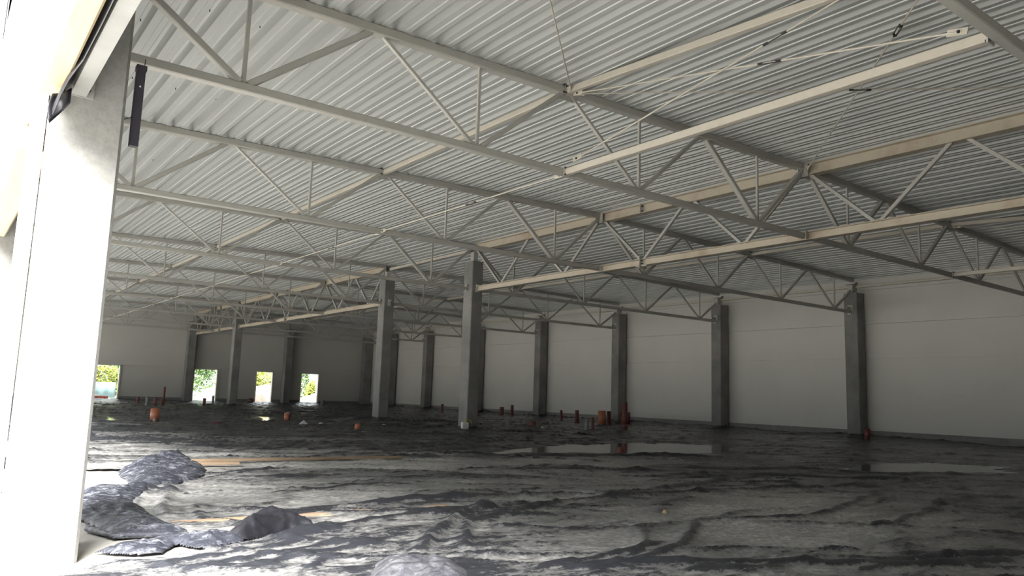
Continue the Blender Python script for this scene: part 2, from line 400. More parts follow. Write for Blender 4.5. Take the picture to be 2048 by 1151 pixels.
# ------------------------------------------------------------------ trusses
def truss(side, name, loc, label):
    r = root(name, loc, label, 'roof truss', 'roof trusses of the left span' if side < 0 else 'roof trusses of the right span')
    T = lambda j: Vector((side*j*P, 0, top_low(X0+side*j*P)+.01)); Bn = lambda j: Vector((side*j*P, 0, 4.57))
    x0, x1 = side*.13, side*(12.93 if side < 0 else 12.60)
    zc = lambda x: top_low(X0+x)+.065
    MB().bar((x0,0,zc(x0)),(x1,0,zc(x1)),.14,.13).build('top_chord','truss',r)
    xe = side*(12.93 if side < 0 else 12.42)
    MB().bar((side*.06,0,4.522),(xe,0,4.522),.11,.105).build('bottom_chord','truss',r)
    w = [.09,.10,.075,.06,.08,.055,.10,.10] if side < 0 else [.085,.09,.07,.08,.055,.07,.065,.08]
    for i in range(8):
        j = i/2; a = T(j) if i % 2 == 0 else Bn(j); b = Bn(j+.5) if i % 2 == 0 else T(j+.5)
        d = (b-a).normalized(); s = .10; a = a+Vector((side*(s if i % 2 == 0 else .05),0,0)); b = b-Vector((side*(.05 if i % 2 == 0 else s),0,0))
        MB().bar(a,b,w[i]*.8,w[i],up=(0,1,0)).build('diagonal','truss',r)
    for i in range(4):
        j = i+.5
        MB().bar(Bn(j), (side*j*P,0,top_low(X0+side*j*P)+.01), .045).build('vertical','truss',r)
    # splice plates with bolts at the second panel point
    t = T(2); pm = MB().box((t.x-.09,-.09,t.z-.03),(t.x-.07,.09,t.z+.15)).box((t.x-.055,-.09,t.z-.03),(t.x-.035,.09,t.z+.15)).box((t.x-.16,-.012,t.z-.09),(t.x+.16,.012,t.z+.01))
    pl = pm.build('splice_plate','truss',r)
    for dy in (-.078,.078):
        for dz in (.0,.12): MB().tube((t.x-.12,dy,t.z+dz),(t.x-.0,dy,t.z+dz),.013,6).build('bolt','bolt',pl)
    if side > 0:
        MB().box((xe-.02,-.08,4.44),(xe+.0,.08,4.60)).box((xe-.25,-.012,4.60),(xe,.012,4.68)).build('bearing_plate','truss',r)
        MB().box((12.30,-.12,5.50),(12.75,.12,5.525)).box((12.42,-.1,5.22),(12.62,.1,5.50)).build('end_shoe','truss',r)
    else:
        MB().box((xe,-.08,4.44),(xe+.02,.08,4.60)).build('bearing_plate','truss',r)
    return r
LN = ['cream truss at the top right corner, nearest to the camera',
 'long cream truss from beside the big white column down to the right',
 'cream truss whose bottom chord crosses just before the nearer freestanding column head',
 'cream truss reaching left from the nearer freestanding column head',
 'cream truss reaching left from the second freestanding column head',
 'cream truss one bay behind the second freestanding column, reaching left',
 'cream truss two bays behind the second freestanding column, reaching left',
 'cream truss reaching left from the farthest freestanding column head',
 'last cream truss before the far wall, on the left side']
RN = ['cream truss right of the girder, nearest, its top chord cut by the right picture edge',
 'cream truss right of the girder whose bottom chord runs out at the right picture edge',
 'cream truss landing on the nearest column of the right wall',
 'cream truss landing on the second column of the right wall',
 'cream truss landing on the third column of the right wall',
 'cream truss landing on the fourth column of the right wall',
 'cream truss landing on the right wall column behind the nearer freestanding column',
 'cream truss landing on the wall column between the two freestanding columns',
 'last cream truss before the far wall, on the right side']
tl = truss(-1,'roof_truss',(X0,TY[1],0),LN[1]); tr = truss(1,'roof_truss',(X0,TY[1],0),RN[1])
for k in (0,2,3,4,5,6,7,8):
    copy_tree(tl,(X0,TY[k],0),LN[k]); copy_tree(tr,(X0,TY[k],0),RN[k])

# ------------------------------------------------------------------ girders
def girder(loc, n, bay, label):
    r = root('girder', loc, label, 'steel girder', 'steel girders on the freestanding columns')
    L = n*bay; mid = []
    cuts = [0]+[k*bay for k in range(1,n)]+[L]
    MB().ibeam((0,.2,5.89),(0,L-.16,5.89),.24,.20).build('top_beam','girder',r)
    MB().ibeam((0,.2,4.52),(0,L-.27,4.52),.165,.16,.014,.009).build('bottom_beam','girder',r)
    for k in range(2*n):
        a, b = k*bay/2, (k+1)*bay/2; c = (a+b)/2
        ya = a+(.14 if k else .3); yb = b-(.14 if k < 2*n-1 else .16)
        MB().bar((0,ya,5.79),(0,c-.06,4.60),.07,.075,up=(1,0,0)).build('diagonal','truss',r)
        MB().bar((0,c+.06,4.60),(0,yb,5.79),.07,.075,up=(1,0,0)).build('diagonal','truss',r)
    for k in range(1,n):
        y = k*bay; MB().box((-.13,y-.08,4.44),(.13,y-.065,4.62)).build('stiffener_plate','truss',r)
        o = MB().box((-.12,y-.15,5.74),(-.1,y+.13,6.0)).box((-.25,y-.012,5.74),(.25,y+.012,6.0)).build('stiffener_plate','truss',r)
        for dz in (5.81,5.93): MB().tube((-.2,y-.04,dz),(-.2,y+.04,dz),.016,6).build('bolt','bolt',o)
    y = L-bay*1.25
    ou = MB().box((-.12,y-.012,5.75),(.12,y+.012,6.01)).build('splice_plate','truss',r)
    ol = MB().box((-.13,y-.014,4.36),(.13,y+.014,4.68)).box((-.06,y-.18,4.415),(.06,y+.18,4.44)).build('splice_plate','truss',r)
    for dx in (-.07,.07):
        for dz in (5.82,5.94,4.48,4.56): MB().tube((dx,y-.06,dz),(dx,y+.06,dz),.014,6).build('bolt','bolt',ou if dz > 5 else ol)
    return r
g1 = girder((X0,TY[0],0),3,6.0,'big cream rust-stained girder from the nearer freestanding column to the right picture edge')
copy_tree(g1,(X0,TY[4],0),'cream steel girder between the second and the farthest freestanding columns')
girder((X0,TY[7],0),2,4.6,'short cream girder from the farthest freestanding column to the far wall')

def strut(name, p, q, w, h, label, group, mat='strut', plates=True):
    p, q = Vector(p), Vector(q); r = root(name, p, label, 'steel strut', group)
    d = q-p; L = d.length; u = d/L
    MB().bar((0,0,0), d, w, h).build('beam', mat, r)
    if plates:
        for e0 in (Vector((0,0,0)), d):
            pl = MB().box(tuple(e0+Vector((-.07,-.008,-.075))), tuple(e0+Vector((.07,.008,.075)))).build('end_plate', 'truss', r)
            for dz in (-.05,.05): MB().tube(tuple(e0+Vector((-.055,-.02,dz))), tuple(e0+Vector((-.055,.02,dz))), .013, 6).build('bolt','bolt',pl)
    return r
XN, XP = X0-2*P, X0+2*P
bays = ['nearest bay','second bay','third bay','fourth bay','fifth bay','sixth bay','seventh bay','last bay before the far wall']
for k in range(8):
    ya, yb = TY[k]+.08, TY[k+1]-.08
    for X, nm in ((XN,'left of the girder'),(XP,'right of the girder')):
        z = top_low(X)+.055; za = z-.36 if k == 0 else z
        strut('roof_strut',(X-.02,ya,za),(X-.02,yb,z),.09,.10,'cream strut under the roof %s, %s' % (nm, bays[k]),'upper struts between the trusses')
strut('tie_strut',(XN,TY[0]+.07,4.52),(XN,TY[1]-.07,4.52),.10,.10,'pale strut rising right from the front truss to a bolted lug','lower struts between the trusses')
strut('tie_strut',(XP,TY[0]+.07,4.52),(XP,TY[1]-.07,4.52),.10,.10,'pale strut leaving the right picture edge from the front truss','lower struts between the trusses')
strut('roof_strut',(X0,TY[3]+.2,5.84),(X0,TY[4]-.2,5.84),.10,.10,'cream strut between the heads of the two nearer freestanding columns','upper struts between the trusses')
for k in range(8):
    strut('eaves_strut',(26.55,TY[k]+.1,5.45),(26.55,TY[k+1]-.1,5.45),.08,.09,'cream eaves strut atop the right wall, %s' % bays[k],'eaves struts on the right wall',plates=False)

def rod(p, q, label, tb=.45, lugs=True, r=.011):
    p, q = Vector(p), Vector(q); ro = root('tie_rod', p, label, 'tie rod', 'wind bracing rods'); d = q-p; u = d.normalized()
    MB().tube((0,0,0), d, r, 8).build('rod','strut',ro)
    a, b = d*tb-u*.14, d*tb+u*.14
    t = MB().tube(a-u*.02,a+u*.05,.016,8).tube(b-u*.05,b+u*.02,.016,8)
    n = u.orthogonal().normalized()
    t.tube(a+n*.022,b+n*.022,.007,6).tube(a-n*.022,b-n*.022,.007,6).build('turnbuckle','bolt',ro)
    if lugs:
        sd = u.cross(Vector((0,0,1))).normalized()*.02
        for e0, s in ((Vector((0,0,0)),1),(d,-1)):
            lo = MB().bar(e0-u*s*.05, e0+u*s*.14, .014, .07).build('lug','strut',ro)
            MB().tube(e0+u*s*.03-sd, e0+u*s*.03+sd, .016, 8).build('bolt','bolt',lo)
    return ro
tz = top_low(XN)-.02
rod((XN+.05,TY[1]-.18,tz+.02),(XN,TY[0]+.3,4.66),'thin rod rising right from the front truss joint to the pale strut lug',.62)
rod((XN,TY[1]-.25,4.68),(XN,TY[0]+.2,tz),'thin rod from the left end of the pale strut up past the top picture edge',.62)
rod((XN+.1,TY[1]-.1,tz+.05),(X0-.15,TY[0]+.15,5.86),'dim nearly level rod under the roof sheets toward the right picture edge',.5)
rod((X0-.15,TY[1]-.15,5.86),(XN,TY[0]+.15,tz+.05),'dim rod climbing from the front girder joint to the top edge',.72)
rod((XN,TY[1]-.12,tz+.06),(X0-4*P+.4,TY[0]+.1,top_low(1.2)),'grey rod dropping from the top picture edge to the bolted joint of the front truss',.5)
for k in (1,2,3,4,5,6,7):
    rod((XN,TY[k]+.08,4.50),(XN,TY[k+1]-.08,4.52),'thin rod with black turnbuckle between bottom chords, %s' % bays[k],.42,True,.010)
rod((XP,TY[1]-.15,top_low(XP)),(XP,TY[0]+.2,4.66),'thin rod right of the girder at the right picture edge',.5)

# ------------------------------------------------------------------ columns
def column(name, x0, x1, y0, y1, h, label, group=None, cap=True, joint=2.88):
    c = ((x0+x1)/2, (y0+y1)/2); r = root(name, (c[0],c[1],0), label, 'column', group)
    a, b = (x1-x0)/2, (y1-y0)/2
    m = MB().chamfer((-a,-b,0),(a,b,joint-.004),.02).chamfer((-a+.004,-b+.004,joint-.004),(a-.004,b-.004,joint+.004),.02).chamfer((-a,-b,joint+.004),(a,b,h),.02)
    m.build('shaft','concrete',r)
    if cap:
        MB().box((-a*.8,-b*.8,h),(a*.8,b*.8,h+.02)).box((-.08,-.09,h+.02),(.08,.09,h+.33)).build('head_plate','truss',r)
    return r
for y, l in ((TY[3],'nearer freestanding concrete column, with a pale block at its foot'),
             (TY[4],'second freestanding concrete column from the camera, left of the nearer one'),
             (TY[7],'thin distant freestanding concrete column before the far wall, left of the others')):
    r = column('concrete_column',X0-.23,X0+.19,y-.25,y+.25,5.42,l,'freestanding columns',True)
    MB().box((-.27,-.05,4.62),(-.2,.05,4.66)).box((-.29,-.04,4.42),(-.27,.04,4.62)).build('bracket','truss',r)
    MB().box((-.06,-.34,4.60),(.06,-.24,4.64)).box((-.06,-.28,4.40),(.06,-.25,4.60)).build('bracket','truss',r)
wl = ['nearest of the row against the right wall','second from the right of the row against the right wall','against the right wall, behind the tall red pipe',
      'fourth from the right against the right wall','partly hidden behind the nearer freestanding column','seen between the two nearer freestanding columns','just right of the second freestanding column, against the right wall']
for k in range(2,9):
    r = column('concrete_column',26.3,26.8,TY[k]-.25,TY[k]+.25,5.2,'dark grey concrete column '+wl[k-2],'columns of the right wall')
    MB().box((-.27,-.1,4.42),(-.25,.1,4.76)).box((-.31,-.06,4.42),(-.27,.06,4.5)).build('bracket','truss',r)
for x0,x1,l in ((13.45,13.95,'grey concrete column against the far wall, left of the second doorway'),(20.1,20.58,'grey concrete column against the far wall, between the third and fourth doorways'),(26.2,26.85,'dark grey column in the far right corner')):
    column('concrete_column',x0,x1,53.3,53.85,5.3,l,'columns of the far wall')
nc = column('concrete_column',.47,.88,5.65,6.1,6.0,'huge overexposed white concrete column at the left picture edge',None,False,9)
MB().box((-.155,-.246,3.0),(.005,-.226,3.18)).build('bracket','channel',nc).parent = nc
for dz in (3.05,3.13): MB().tube((-.03,-.26,dz),(-.03,-.24,dz),.014,8).build('bolt','bolt',nc)
for i in range(1,9):
    y = 5.65+6*i
    column('concrete_column',.47,.88,y,y+.45,5.65,'concrete column farther down the open side, hidden behind the big white one','columns down the open side',False,9)
tag(MB().box((.60,YN,5.22),(.74,YF,5.42)).build('eaves_beam','truss'),'cream eaves beam along the open side carrying the truss ends','beam')

# ------------------------------------------------------------------ facade opening head
tag(MB().bar((.435,-3.9,3.07),(.435,5.72,3.06),.13,.14).build('timber_lintel','timber'),'yellow timber beam at the top left corner, ending over the big white column','timber beam','timber beams over the open side')
tag(MB().bar((.48,6.97,3.02),(.48,11.6,3.02),.24,.18).build('timber_lintel','timber'),'yellow timber board past the big white column, at the left picture edge','timber beam','timber beams over the open side')
tag(MB().extrude((.59,-3.9,3.10),(.59,5.62,3.09),[(-.045,-.09),(.045,-.09),(.045,-.075),(-.03,-.075),(-.03,.075),(.045,.075),(.045,.09),(-.045,.09)]).build('steel_purlin','channel'),'pale steel channel between yellow timber and the big white column head','steel beam')
def membrane():
    m = MB(); n = 60; pr = 9
    for i in range(n+1):
        y = -3.8+9.35*i/n; e = max(0, (y-5.0)/.55)
        for j in range(pr+1):
            t = j/pr; z = 3.20-t*(.22+.20*e**2); x = .520+.002*math.sin(i*.7+t*3)-.07*e*t*t+.03*e*math.sin(t*6)
            m.v.append((x, y-.10*e*t*t, z))
    w = pr+1
    m.f = [(i*w+j,(i+1)*w+j,(i+1)*w+j+1,i*w+j+1) for i in range(n) for j in range(pr)]
    o0 = len(m.v)
    for i in range(7):                          # loose corner curling outward over the column head
        for j in range(7):
            u, t = i/6, j/6
            m.v.append((.535-.095*u-.02*math.sin(t*3)*u, 5.50+.05*math.sin(u*2.6)-.03*t*u, 3.00-.10*t-.105*u*t-.055*u))
    m.f += [(o0+i*7+j,o0+(i+1)*7+j,o0+(i+1)*7+j+1,o0+i*7+j+1) for i in range(6) for j in range(6)]
    o = m.build('damp_membrane','membrane',None,True); s = o.modifiers.new('t','SOLIDIFY'); s.thickness = .004
    return tag(o,'black membrane strip hanging loose between the yellow timber and the pale steel channel','membrane')
membrane()
r = root('cable_duct',(.985,5.86,2.80),'dark narrow plastic duct hanging upright beside the head of the big white column','duct')
MB().box((-.03,-.025,0),(.028,.025,.56)).build('body','duct',r)
MB().box((-.034,-.03,.56),(.034,.03,.60)).build('end_cap','duct',r)
MB().tube((-.1,0,.17),(-.03,0,.21),.003,6).build('wire','bolt',r)
MB().tube((.02,0,.60),(.022,0,.66),.003,6).build('wire','bolt',r)
MB().tube((0,-.028,.44),(0,-.024,.44),.006,8).build('screw','white',r)

# ------------------------------------------------------------------ plastic sheet over the floor
def axis(a, b, s0, g, smax):
    v = [a]; s = s0
    while v[-1] < b: v.append(v[-1]+s); s = min(smax, s*g)
    v[-1] = b; return np.array(v)
def wrinkle(X, Y):
    ca, sa = math.cos(-.45), math.sin(-.45)
    U = X*ca+Y*sa; V = -X*sa+Y*ca
    wx = fbm(X*.35, Y*.35, 11, 3)*2.2; wy = fbm(X*.35+9, Y*.35, 23, 3)*2.2
    r1 = ridge(U*.28+wx*.5, V*1.5+wy, 31, 9)           # long folds
    r2 = ridge(X*.25+wy*.6, Y*1.1+wx, 57, 10)
    r3 = ridge(U*1.1+wx*2, V*3.4+wy*2, 77, 4)
    r4 = ridge(U*3.2+wx*3, V*7.5+wy*2, 91, 3)
    r5 = ridge(U*6+wx*4, V*16+wy*3, 133, 2)
    Z = .042*r1+.035*r2+.018*r3+.009*r4+.002*r5+.012*fbm(X*.8, Y*.8, 5, 3)
    return Z, r1, r2, r3
def main_sheet():
    xs = axis(.62, 26.86, .022, 1.0030, .07); ys = axis(1.6, 53.9, .022, 1.0030, .12)
    X, Y = np.meshgrid(xs, ys)
    X = X+.01*(fbm(X*3,Y*3,3)-.5); Y = Y+.01*(fbm(X*3,Y*3,4)-.5)
    Z, r1, r2, r3 = wrinkle(X, Y)
    far = smooth(9, 22, Y); Z = Z*(.62+.38*far)+.02*far*r3
    clean = .55*r1+.5*r2
    rn = random.Random(21); crease = []
    for k in range(150):                       # fine creases between the big folds
        cx, cy = rn.uniform(1.8, 19), rn.uniform(2.6, 17); a = rn.gauss(-.35, .55); L = rn.uniform(.5, 2.2)*(1+cy*.05); pts = []
        x, y = cx, cy
        for i in range(6):
            pts.append((x, y)); a += rn.gauss(0, .16); x += math.cos(a)*L/5; y += math.sin(a)*L/5
        crease.append((pts, rn.uniform(.018, .035), .026, 2))
    for pts, h, w, d in FOLDS+crease:
        bx0 = min(p[0] for p in pts)-.8; bx1 = max(p[0] for p in pts)+.8; by0 = min(p[1] for p in pts)-.8; by1 = max(p[1] for p in pts)+.8
        i0, i1 = np.searchsorted(xs, [bx0, bx1]); j0, j1 = np.searchsorted(ys, [by0, by1])
        if i1 <= i0 or j1 <= j0: continue
        sx, sy = X[j0:j1,i0:i1], Y[j0:j1,i0:i1]
        D, Sd, A = poly_dist(sx+.14*(fbm(sx*1.6,sy*1.6,8)-.5), sy+.14*(fbm(sx*1.7,sy*1.7,9)-.5), pts)
        w2 = w*(1+.6*(fbm(sx*2,sy*2,44)-.5))
        w2 = np.maximum(w2*.8, (.045 if d < 2 else .024)+.0025*sx); t = D/w2*np.where(Sd > 0, .75, 1.25)
        env = np.clip(np.minimum(A, 1-A)*9+.15, 0, 1)
        Z[j0:j1,i0:i1] += .68*h*env*np.exp(-t*t)*(.8+.4*fbm(sx*3,sy*3,2))
        if d == 2: clean[j0:j1,i0:i1] += .8*env*np.exp(-(D/w2)**2)*(.3+fbm(sx*2,sy*2,19))
        elif d: clean[j0:j1,i0:i1] += 1.1*env*np.exp(-(D/(w2*.72))**2)
        else: clean[j0:j1,i0:i1] += .3*env*np.exp(-(D/(w2*.8))**2)
    D, _, _ = poly_dist(X, Y, [(3.06,12.1),(3.3,11.7),(6.3,11.2),(7.6,11.0)])
    for pd in (PUD1, PUD2, PUD3, PUD4, PUD5):
        inn = inside(X, Y, pd); D2, _, _ = poly_dist(X, Y, pd, True)
        k = np.where(inn, np.clip(1-D2/.5, .0, 1), 1); Z = Z*k; clean = clean+inn*.2
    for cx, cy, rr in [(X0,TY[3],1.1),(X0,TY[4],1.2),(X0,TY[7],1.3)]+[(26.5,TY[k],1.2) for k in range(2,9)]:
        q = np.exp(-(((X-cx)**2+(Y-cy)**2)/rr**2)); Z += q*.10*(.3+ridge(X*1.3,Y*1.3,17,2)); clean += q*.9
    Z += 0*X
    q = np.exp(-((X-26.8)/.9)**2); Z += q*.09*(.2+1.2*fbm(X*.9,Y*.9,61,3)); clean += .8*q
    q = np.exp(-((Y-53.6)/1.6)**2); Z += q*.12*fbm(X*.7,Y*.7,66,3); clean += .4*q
    # sheet runs up only to the uncovered patches of floor
    keep = ~(inside(X, Y, BARE1) | inside(X, Y, BARE2)) & (X > .68+.10*(fbm(X*2,Y*2,71)-.5))
    near = (Y < 5.0); keep &= ~((X < .95+.12*np.sin(Y*5)) & near)
    # settled dust: heavy on the front left, thinning out to the back right
    dn = fbm(X*.33+3, Y*.33, 101, 4)
    U = X*.9-Y*.43; V = X*.43+Y*.9; st = fbm(U*.22, V*1.5, 201, 4)
    zone = 1.0*smooth(17, 8, Y)*smooth(13, 4, X)*(1-.2*smooth(6.3, 4.6, Y))+.62*smooth(10, 3, Y)*smooth(26, 11, X)*smooth(3.5, 6.5, X)
    zone = zone+.75*smooth(.50, .66, st)*smooth(32, 10, Y)*smooth(24, 6, X)*smooth(8, 11, Y)
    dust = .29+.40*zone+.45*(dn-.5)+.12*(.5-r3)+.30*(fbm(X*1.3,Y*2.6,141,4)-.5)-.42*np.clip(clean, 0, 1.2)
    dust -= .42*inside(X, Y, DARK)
    for cx,cy,ax,ay in [(X0-.02,TY[3],.21,.25),(X0-.02,TY[4],.21,.25),(X0-.02,TY[7],.21,.25)]+[(26.55,TY[k],.25,.25) for k in range(2,9)]+[(13.7,53.6,.25,.3),(20.34,53.6,.24,.3),(26.5,53.6,.35,.3)]:
        keep &= ~((abs(X-cx) < ax) & (abs(Y-cy) < ay))
    Z = np.maximum(Z, .004)+.004
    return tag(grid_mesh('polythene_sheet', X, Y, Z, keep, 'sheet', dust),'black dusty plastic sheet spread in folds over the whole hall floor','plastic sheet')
main_sheet()
def heap(name, poly, h, mat, label, seed, step=.018, ridges=(3, 6), peak=None, lift=.02):
    xs = np.arange(min(p[0] for p in poly)-.05, max(p[0] for p in poly)+.05, step)
    ys = np.arange(min(p[1] for p in poly)-.05, max(p[1] for p in poly)+.05, step)
    X, Y = np.meshgrid(xs, ys); JX = X+.05*(fbm(X*6,Y*6,seed)-.5); JY = Y+.05*(fbm(X*6,Y*6,seed+1)-.5)
    inn = inside(JX, JY, poly); D, _, _ = poly_dist(JX, JY, poly, True)
    e = np.where(inn, 1-np.exp(-D/.10), 0)
    a = ridge(X*ridges[0], Y*ridges[0]*.6, seed+2, 1.6); b = ridge(X*ridges[1]+a, Y*ridges[1]*.7, seed+4, 1.5)
    Z = lift+e*h*(.25+.75*a+.28*b)
    if peak:
        for cx, cy, ph, pr in peak: Z += e*ph*np.exp(-((X-cx)**2+(Y-cy)**2)/pr**2)*(.6+.4*b)
    Z += e*(.045*ridge(X*4.5+a, Y*4.5, seed+6, .9)+.022*ridge(X*11+a*2, Y*11+b*2, seed+8, 1.0))
    o = grid_mesh(name, X, Y, Z, inn, mat)
    s = o.modifiers.new('t','SOLIDIFY'); s.thickness = .004
    return tag(o, label, 'plastic sheet')
heap('crumpled_sheet', HEAP, .055, 'sheet2','bunched blue-black plastic heap at the left end of the long board', 5, peak=[(2.85,11.6,.14,.25),(2.5,11.3,.05,.25),(3.0,10.9,.07,.2)])
heap('crumpled_sheet', ARM, .03, 'sheet2','blue-grey plastic spread reaching left to the big white column', 15, peak=[(1.45,8.6,.05,.25),(1.9,8.9,.06,.2)])
heap('crumpled_sheet', STRIP, .03, 'sheet2','narrow torn strip of dark plastic on the bare floor at lower left', 25, step=.012)
heap('crumpled_sheet', FLAP, .09, 'membrane','black folded-up flap of plastic over the middle of the buried board', 35, step=.012, peak=[(2.35,6.2,.07,.25)])
heap('crumpled_sheet', BAG, .07, 'clear','crumpled milky grey plastic at the bottom picture edge', 45, step=.012, ridges=(2.6,7))
def fold_tube(pts, r, label):                       # rolled edge of the sheet
    m = MB(); n = 12; ring = []
    P3 = [Vector(p) for p in pts]
    Q = []
    for i in range(len(P3)-1):
        for k in range(6): Q.append(P3[i].lerp(P3[i+1], k/6))
    Q.append(P3[-1])
    for i, c in enumerate(Q):
        d = (Q[min(i+1,len(Q)-1)]-Q[max(i-1,0)]).normalized(); s = d.cross(Vector((0,0,1))).normalized(); u = s.cross(d)
        rr = r*(1+.2*math.sin(i*.9))
        m.v += [tuple(c+s*rr*math.cos(2*PI*j/n)*1.3+u*rr*math.sin(2*PI*j/n)) for j in range(n)]
    for i in range(len(Q)-1): m.f += [(i*n+j,i*n+(j+1)%n,(i+1)*n+(j+1)%n,(i+1)*n+j) for j in range(n)]
    o = m.build('rolled_sheet_edge','sheet2',None,True); return tag(o,label,'plastic sheet')
fold_tube([(1.10,6.75,.03),(1.2,6.35,.035),(1.52,6.28,.03),(1.60,6.2,.03)],.022,'grey rolled lower edge of the plastic spread beside the big white column')
def puddle(poly, label, seed):
    xs = np.arange(min(p[0] for p in poly), max(p[0] for p in poly), .06); ys = np.arange(min(p[1] for p in poly), max(p[1] for p in poly), .06)
    X, Y = np.meshgrid(xs, ys); inn = inside(X+1.3*(fbm(X*.9,Y*.9,seed)-.5), Y+1.3*(fbm(X*.9,Y*.9,seed+3)-.5), poly)
    return tag(grid_mesh('puddle', X, Y, X*0+.017, inn, 'water'), label, 'puddle', 'puddles on the sheet')
puddle(PUD1,'shallow grey puddle on the sheet right of the nearer freestanding column',1)
puddle(PUD2,'still puddle mirroring the nearest column of the right wall',2)
puddle(PUD3,'puddle with a yellow-green reflection near the left doorway',3)
puddle(PUD4,'small puddle reflecting the third doorway',4)
puddle(PUD5,'small puddle behind the white foam triangle',5)

# ------------------------------------------------------------------ things on the floor
def pipe(x, y, h, r, mat, label, collar=True, group='drain pipe stubs', tilt=0, zb=0):
    o = root('drain_pipe',(x,y,zb),label,'pipe',group)
    MB().ring((0,0),r*.9,r,0,h).build('barrel',mat,o,True)
    if collar: MB().ring((0,0),r*.98,r*1.22,h*.0,h*.28).build('socket',mat,o,True)
    o.rotation_euler = (tilt,0,0); return o
o = pipe(5.45,24.6,.42,.125,'pvc','wide bright orange pipe stub standing alone at left',False)
MB().tube((-.02,-.16,.0),(-.02,-.12,.13),.05,12).build('outlet','pvc_grey',o)
o = pipe(9.87,25.7,.30,.09,'pvc','orange pipe stub with a grey plastic bag over its top',False)
b = heap_m = MB()
for i in range(9):
    for j in range(12):
        a = 2*PI*j/12; rr = .1+.025*math.sin(3*a+i); b.v.append((.04+rr*math.cos(a)*(1-.08*i),rr*math.sin(a)*(1-.08*i),.34-.3*(8-i)/8*(1 if j in (0,1,2,11) else .25)))
b.f = [(i*12+j,i*12+(j+1)%12,(i+1)*12+(j+1)%12,(i+1)*12+j) for i in range(8) for j in range(12)]+[tuple(range(96,108))]
b.build('bag','pvc_grey',o,True)
pipe(9.85,20.25,.20,.075,'pvc','short pale orange pipe stub left of the second freestanding column',False,tilt=.12)
pipe(10.05,43.75,1.0,.06,'pvc_dark','tall thin red pipe in the far left cluster')
pipe(9.9,43.4,.38,.05,'pvc_dark','low red pipe hugging the tall thin one')
pipe(9.19,41.61,.46,.065,'pvc_dark','red conical pipe stub left of the tall thin red pipe')
pipe(8.75,41.37,.50,.075,'pvc_grey','grey-pink pipe stub with a wide socket, far left cluster')
pipe(9.6,45.2,.42,.06,'pvc_grey','thin pink-grey pipe behind the conical red stub')
pipe(9.6,47.6,.38,.08,'pvc_dark','leftmost dull red pipe of the far left cluster')
pipe(12.23,44.11,.44,.08,'pvc_dark','red-brown pipe stub before the second doorway')
pipe(13.08,45.5,.58,.06,'pvc_grey','dark grey pipe stub before the second doorway')
pipe(17.6,52.6,.36,.18,'pvc_dark','dark red pipe stub left of the third doorway',False)
pipe(21.2,49.0,.42,.13,'pvc_grey','dark grey pipe stub on the sheet right of the fourth doorway',False)
pipe(23.4,37.45,.52,.07,'pvc_dark','thin red-brown pipe left behind the nearer freestanding column')
pipe(23.6,35.3,.55,.08,'pvc_dark','red-brown pipe close behind the left side of the nearer freestanding column')
pipe(23.0,33.4,.62,.07,'pvc_dark','dark pipe just right behind the nearer freestanding column')
pipe(25.2,34.2,.48,.12,'pvc_dark','dull brown pipe in shade against the right wall plinth')
pipe(25.0,33.0,.62,.08,'pvc_dark','brown pipe with a pale top against the right wall plinth')
pipe(18.11,22.61,.20,.13,'pvc_dark','low broad dark red pipe cap on the sheet, right of the nearer freestanding column',False)
pipe(23.9,27.71,.52,.06,'pvc_dark','thin red pipe, first before the panel left of the third wall column')
pipe(23.0,25.6,.58,.085,'pvc_dark','red pipe with a socket, second before the panel left of the third wall column')
pipe(18.1,19.65,.42,.06,'pvc_grey','pale grey pipe stub with a foot, standing by itself')
pipe(18.9,20.2,.46,.05,'pvc_dark','dark red pipe peeking behind the pale grey stub')
pipe(22.6,23.6,.62,.16,'pvc','wide red pipe left of the tall red pipe',False)
pipe(23.1,23.7,.60,.09,'pvc_dark','narrow red pipe touching the wide red one')
pipe(20.49,20.19,1.02,.09,'pvc_dark','tall red pipe before the third wall column')
pipe(25.0,24.6,.55,.22,'pvc_dark','squat dark red pipe at the foot of the third wall column',False)
pipe(25.6,13.75,.40,.10,'pvc_dark','dark red pipe stub at the foot of the nearest right wall column',False)
# red marker cone, white triangle, block, chips
m = MB(); n = 16
m.v = [(.09*math.cos(2*PI*i/n),.09*math.sin(2*PI*i/n),.01) for i in range(n)]+[(.03*math.cos(2*PI*i/n),.03*math.sin(2*PI*i/n),.13) for i in range(n)]
m.f = [(i,(i+1)%n,(i+1)%n+n,i+n) for i in range(n)]+[tuple(range(n,2*n))]
o = m.build('pipe_cap','pvc_dark'); o.location = (11.56,11.51,.02); tag(o,'small red cone-shaped cap on the sheet in mid floor','cap')
m = MB().add([(-.16,0,0),(.16,0,0),(.0,0,.15),(-.16,.03,0),(.16,.03,0),(.0,.03,.15)],[(0,1,2),(5,4,3),(0,3,4,1),(1,4,5,2),(2,5,3,0)])
o = m.build('foam_offcut','white'); o.location = (9.39,23.0,.03); o.rotation_euler = (.5,0,-.5); tag(o,'white triangular foam offcut on the sheet','foam offcut')
r = root('paving_block',(13.5,20.2,.02),'pale block with a yellow strap at the foot of the nearer freestanding column','block')
MB().chamfer((-.14,-.05,0),(.10,.06,.24),.02).build('block','white',r)
m = MB()
for k in range(10):
    a0, a1 = PI*k/10-.2, PI*(k+1)/10-.2
    m.bar((.08+.13*math.cos(a0),-.02,.22+.09*math.sin(a0)),(.08+.13*math.cos(a1),-.02,.22+.09*math.sin(a1)),.03,.02)
m.build('strap','yellow',r)
rnd = random.Random(11)
